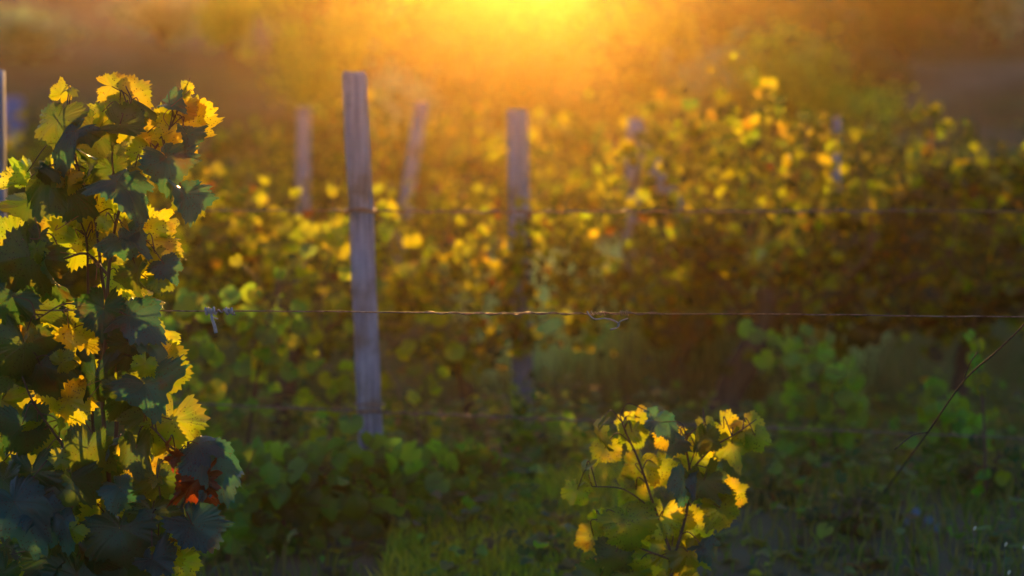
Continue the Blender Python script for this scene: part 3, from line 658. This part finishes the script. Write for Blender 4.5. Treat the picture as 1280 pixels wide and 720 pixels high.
# diagonal bare cane, near the sharp wire on the right
o0 = P(1085, 660, 5.7); r = thing('bare_cane', 'thin dark bare cane slanting up to the right edge across the lower wire', 'cane', (o0[0], 5.7, float(gz(o0[0], 5.7))))
oo = np.array(r.location); sp = spline([np.array([0, 0, -.03]), P(1125, 588, 5.0) - oo, P(1160, 540, 4.55) - oo, P(1205, 476, 4.3) - oo, P(1245, 440, 4.22) - oo, P(1283, 402, 4.14) - oo, P(1340, 330, 4.1) - oo], 8)
tb = Tubes(); tb.add(sp, np.linspace(.0022, .0013, len(sp)), 6); ob('cane', tb.mesh('cane', M_dark), r)
tb = Tubes(); tb.add(spline([P(1160, 540, 4.4) - oo, P(1140, 545, 4.38) - oo, P(1118, 562, 4.36) - oo], 6), .0012); ob('side_twig', tb.mesh('side_twig', M_dark), r); tb = Tubes(); tb.add(spline([P(1205, 476, 4.3) - oo, P(1212, 455, 4.28) - oo, P(1222, 440, 4.27) - oo], 6), .0012)
ob('side_twig', tb.mesh('side_twig', M_dark), r)
# dry stalks with lit seed heads
for k, (px, py, lb) in enumerate([(1217, 661, 'dry stalk with a lit seed head, leftmost of those at bottom right'), (1256, 681, 'dry stalk with a lit seed head, middle of those at bottom right'), (1279, 684, 'dry stalk with a seed head at the right edge of the picture'), (1260, 716, 'shortest dry stalk tip at the bottom right')]):
    t = P(px, py, 4.4); gz0 = float(gz(t[0], 4.4)); r = thing('dry_stalk', lb, 'dry stalk', (t[0] - .01, 4.4, gz0), 'dry stalks at the bottom right'); oo = np.array(r.location)
    tb = Tubes(); tb.add(spline([(0, 0, -.03), (.004, 0, (t[2] - gz0) * .5), t - oo], 6), np.linspace(.0012, .0006, 13), 5); ob('stem', tb.mesh('stem', M_stalk), r)
    tb = Tubes(); q = t - oo; tb.add([q + [0, 0, -.003], q + [.001, 0, 0], q + [.003, 0, .003], q + [.004, 0, .005]], [.001, .0028, .0024, .0006], 7); ob('seed_head', tb.mesh('seed_head', M_seed), r)
# blue flowers
bp_ = P(1160, 690, 5.4); r = thing('blue_flower_plant', 'small wild plant with a few pale blue flowers low at right', 'flower', (bp_[0], 5.4, float(gz(bp_[0], 5.4)))); oo = np.array(r.location)
for (px, py) in [(1145, 640), (1161, 650), (1173, 660), (1135, 651)]:
    t = P(px, py, 5.4) - oo; tb = Tubes(); tb.add(spline([(0, 0, -.02), t * [.5, .5, .6], t], 5), .001, 5); ob('stem', tb.mesh('stem', M_stalk), r)
    tb = Tubes()
    for a in np.linspace(0, 6.28, 9)[:-1]:
        u = np.array([math.cos(a), -.3, math.sin(a)]); tb.add([t, t + u * .006, t + u * .012], [.001, .003, .001], 5)
    ob('flower', tb.mesh('flower', M_flower), r)
# blue drum far left
bc = P(12, 135, 24.5); r = thing('blue_drum', 'small blurred blue drum at the far left beyond the vines', 'drum', (bc[0], 24.5, float(gz(bc[0], 24.5)) - .02))
H = bc[2] - r.location.z + .1
pr_ = [(0, .0), (.13, 0), (.14, .02), (.14, .30 * H), (.148, .31 * H), (.148, .33 * H), (.14, .34 * H), (.14, .65 * H), (.148, .66 * H), (.148, .68 * H), (.14, .69 * H), (.14, H - .02), (.13, H), (.0, H)]
kk = 20; Vd = np.array([(q[0] * math.cos(a), q[0] * math.sin(a), q[1]) for q in pr_ for a in np.arange(kk) * 6.2832 / kk]); ii = np.arange(len(pr_) - 1)[:, None]; jj = np.arange(kk)[None]; j2 = (jj + 1) % kk
ob('shell', newmesh('shell', Vd, np.stack([ii * kk + jj, ii * kk + j2, (ii + 1) * kk + j2, (ii + 1) * kk + jj], -1).reshape(-1, 4), M_blue), r)
tb = Tubes(); tb.add([(.07, 0, H - .005), (.07, 0, H + .015)], .02, 10); ob('bung', tb.mesh('bung', M_blue), r)

# ------------------------------------------------------------------ grass (stuff)
def grass(name, label, n, xr, yr, hr, cols, seed, wts=None, dens=None):
    g = np.random.default_rng(seed); x = g.uniform(*xr, n); y = g.uniform(*yr, n)
    if dens: keep = dens(x, y) > g.random(n); x, y = x[keep], y[keep]; n = len(x)
    z = gz(x, y) - .01
    h = g.uniform(*hr, n) * (0.6 + .8 * (np.sin(x * 3.1 + y * 2) * .5 + .5)); a = g.uniform(0, 6.28, n); wd = g.uniform(.0015, .0035, n)
    lean = g.normal(0, .35, (n, 2)) * h[:, None]
    b0 = np.stack([x - np.cos(a) * wd, y - np.sin(a) * wd, z], -1); b1 = np.stack([x + np.cos(a) * wd, y + np.sin(a) * wd, z], -1)
    m0 = b0 + np.column_stack([lean * .35, h * .6]); m1 = b1 + np.column_stack([lean * .35, h * .6]); t0 = np.stack([x, y, z], -1) + np.column_stack([lean, h]); t1 = t0 + [.0004, 0, 0]
    V = np.stack([b0, b1, m1, m0, t1, t0], 1).reshape(-1, 3); i = np.arange(n)[:, None] * 6
    F = np.concatenate([i + [0, 1, 2, 3], i + [3, 2, 4, 5]])
    ci = g.choice(len(cols), n, p=wts); C = np.repeat(np.array(cols)[ci] * g.uniform(.7, 1.2, (n, 1)), 6, 0)
    tag(ob(name, newmesh(name, V, F, M_weed, np.zeros((len(V), 2)), C)), label, kind='stuff')
grass('grass', 'low tangled grass covering the ground between the vine rows', 45000, (-2.6, 2.6), (4.0, 9.5), (.02, .08), [(.24, .26, .05), (.34, .27, .09), (.36, .25, .12), (.18, .2, .04)], 1)
grass('grass', 'grass coloured a sunlit yellow-green in the open strip at the bottom centre', 6500, (-.28, .3), (4.9, 6.0), (.03, .09), [(.85, .60, .09), (.6, .46, .08)], 11)  # sunlight on this patch is put into the blade colours
grass('dry_grass', 'pale dry grass behind the first row of vines', 26000, (-3, 4.35), (8.4, 12), (.12, .36), [(.20, .20, .15), (.24, .20, .14), (.16, .18, .13)], 2)
grass('dry_grass', 'pale feathery dry grass under the canopy right of centre', 16000, (-.1, 1.3), (8.9, 10.4), (.2, .5), [(.85, .88, .80), (.75, .8, .74), (.9, .82, .65)], 21)
grass('dry_grass', 'rough dry grass at the foot of the hillside', 22000, (-8, 8), (12, 30), (.15, .4), [(.18, .16, .09), (.22, .16, .08), (.1, .12, .05)], 3)

def scatter_leaves(name, label, n, xr, yr, zr, size, cols, seed):
    g = np.random.default_rng(seed); L = Leaves(N=12, rings=(.05, .55, 1.0), rng=g, teeth=False)
    cx = g.uniform(*xr, 90); cyy = g.uniform(*yr, 90)
    for k in range(n):
        q = g.integers(90); x = cx[q] + g.normal(0, .13) if g.random() < .75 else g.uniform(*xr); y = cyy[q] + g.normal(0, .13) if g.random() < .75 else g.uniform(*yr)
        hmax = zr[1] * (.5 + .5 * math.sin(q * 1.7)) + zr[0]
        p = (x, y, float(gz(x, y)) + g.uniform(zr[0], hmax + .01)); up = zr[1] < .05
        L.add(p, (g.normal(), g.normal(), g.normal(0, .1) if up else g.normal(-.3, .5)), (g.normal(0, .3), -.3 if not up else g.normal(0, .2), 1), g.uniform(*size), jit(g, cols[g.integers(len(cols))], .25), curl=g.normal(.7, .4), fold=.2, lobe=.3)
    tag(ob(name, L.mesh(name, M_weed)), label, kind='stuff')
scatter_leaves('ground_cover', 'low dark leafy weeds matting the ground between rows', 5200, (-1.9, 1.9), (4.9, 8.4), (.02, .2), (.012, .026), [(.24, .27, .05), (.3, .34, .06), (.16, .17, .05), (.34, .23, .1)], 4)
scatter_leaves('leaf_litter', 'brown and yellow fallen vine leaves on the soil', 2200, (-2, 2), (4.8, 9), (.0, .02), (.022, .04), [(.4, .22, .08), (.55, .38, .07), (.26, .15, .07)], 6)

# ------------------------------------------------------------------ hillside shrubs and trees
def make_shrub(seed, cols, wd=1.0, ht=1.1, n=1500, leaf=.05, name='hillside_shrub', cat='shrub', trunk_h=.15):
    g = np.random.default_rng(seed); root = thing(name, 'x', cat); tb = Tubes()
    for k in range(6):
        a = g.uniform(0, 6.28); e = np.array([math.cos(a) * wd * .3, math.sin(a) * wd * .3, ht * g.uniform(.55, .85)])
        tb.add(spline([(0, 0, -.1), e * [.25, .25, .4], e], 6), np.linspace(.03, .006, 13) * ht, 6)
    ob('trunk' if trunk_h > .3 else 'stems', tb.mesh('stems', M_trunk), root)
    cl = []
    for k in range(22):
        v = g.normal(0, 1, 3); v /= np.linalg.norm(v); rr = g.uniform(.35, 1.0)
        cl.append((v[0] * wd * .42 * rr, v[1] * wd * .42 * rr, trunk_h + (ht - trunk_h) * (.5 + .45 * v[2] * rr), g.uniform(.08, .17)))
    cl = np.array(cl); ci = g.integers(0, len(cl), n); p = cl[ci, :3] + g.normal(0, 1, (n, 3)) * cl[ci, 3:4] * [wd, wd, ht] * .8
    p[:, 2] = np.maximum(p[:, 2], .04)
    u = g.normal(0, 1, (n, 3)); u /= np.linalg.norm(u, axis=1)[:, None]; v = np.cross(u, g.normal(0, 1, (n, 3))); v /= np.linalg.norm(v, axis=1)[:, None]
    s_ = leaf * g.uniform(.6, 1.4, (n, 1)); V = np.stack([p - u * s_, p - v * s_ * .45, p + u * s_, p + v * s_ * .45], 1).reshape(-1, 3)
    F = np.arange(n * 4).reshape(-1, 4); C = np.repeat(np.array(cols)[g.integers(0, len(cols), n)] * g.uniform(.7, 1.3, (n, 1)), 4, 0)
    ob('foliage' if trunk_h <= .3 else 'crown', newmesh('foliage', V, F, M_weed, np.zeros((n * 4, 2)), C, smooth=False), root); return root
S = {'olive': make_shrub(1, [(.60, .58, .08), (.66, .60, .07), (.4, .42, .08)]), 'sage': make_shrub(2, [(.4, .5, .54), (.5, .6, .66), (.3, .38, .4)]),
     'dark': make_shrub(3, [(.04, .07, .03), (.06, .09, .04), (.03, .05, .03)]), 'brown': make_shrub(4, [(.18, .11, .04), (.14, .09, .04), (.22, .15, .06)]),
     'tree': make_shrub(5, [(.07, .10, .03), (.10, .12, .03), (.05, .07, .03)], wd=2.4, ht=4.2, n=3800, leaf=.09, name='hillside_tree', cat='tree', trunk_h=.9)}
su = set()
def place_shrub(k, x, y, sc, label, group):
    loc = (x, y, float(gz(x, y)) - .03)
    if k not in su:
        su.add(k); o = S[k]; o.location = loc; o.scale = sc; o['label'] = label; o['group'] = group; return o
    return copy_thing(S[k], loc, random.random() * 6, sc, label, group)
random.seed(5)
def sx_(px, d): return (px - 640) / FPX * d
place_shrub('olive', sx_(292, 34), 34, (1.05, 1.05, 1.0), 'rounded yellow-olive bush standing alone on the slope right above the sharp vine', 'olive shrubs on the hillside')
place_shrub('sage', sx_(205, 38), 38, (1.7, 1.5, 1.0), 'pale grey bush on the slope just left of the rounded yellow-olive bush', 'grey shrubs on the hillside')
place_shrub('sage', sx_(35, 36), 36, (1.5, 1.5, .8), 'blue-grey bush on the slope above the left edge post', 'grey shrubs on the hillside')
place_shrub('sage', sx_(1235, 36), 36, (1.6, 1.5, 1.5), 'blue-grey bush on the slope at the upper right edge', 'grey shrubs on the hillside')
place_shrub('dark', sx_(1130, 34), 34, (2.2, 1.6, 1.5), 'dark bush on the slope above the right part of the vines', 'dark shrubs on the hillside')
desc = {'olive': ('blurred olive-yellow shrub on the hillside', 'olive shrubs on the hillside'), 'sage': ('blurred grey shrub on the hillside', 'grey shrubs on the hillside'), 'dark': ('blurred dark green shrub on the hillside', 'dark shrubs on the hillside'), 'brown': ('blurred russet brown shrub on the hillside', 'brown shrubs on the hillside')}
cnt = 0
while cnt < 120:
    y = random.uniform(24, 54); px = random.uniform(-150, 1430); x = sx_(px, y)
    if abs(x) < 2.6 and y > 42: continue
    if px < 400 and y < 46 or px > 1060 and y < 42: continue
    k = random.choice(['olive', 'sage', 'dark', 'brown', 'brown', 'dark', 'olive']); s_ = random.uniform(.7, 1.4) * (1 + y / 100)
    if y > 42: s_ = min(s_, 1.2)
    side = ' left of the sun glow' if px < 640 else ' right of the sun glow'
    place_shrub(k, x, y, (s_ * random.uniform(1, 1.5), s_, s_ * random.uniform(.7, 1.1)), desc[k][0] + side, desc[k][1] + side); cnt += 1
for px, y, s_, lb in [(70, 43, .5, 'blurred slim tree on the upper left hillside'), (150, 49, .5, 'blurred tree on the hillside top left, right of the slim one'), (1190, 46, .5, 'blurred dark tree on the upper right hillside'), (960, 50, .42, 'blurred tree on the hillside between sun glow and dark tree')]:
    place_shrub('tree', sx_(px, y), y, (s_, s_, s_), lb, 'trees on the hillside')
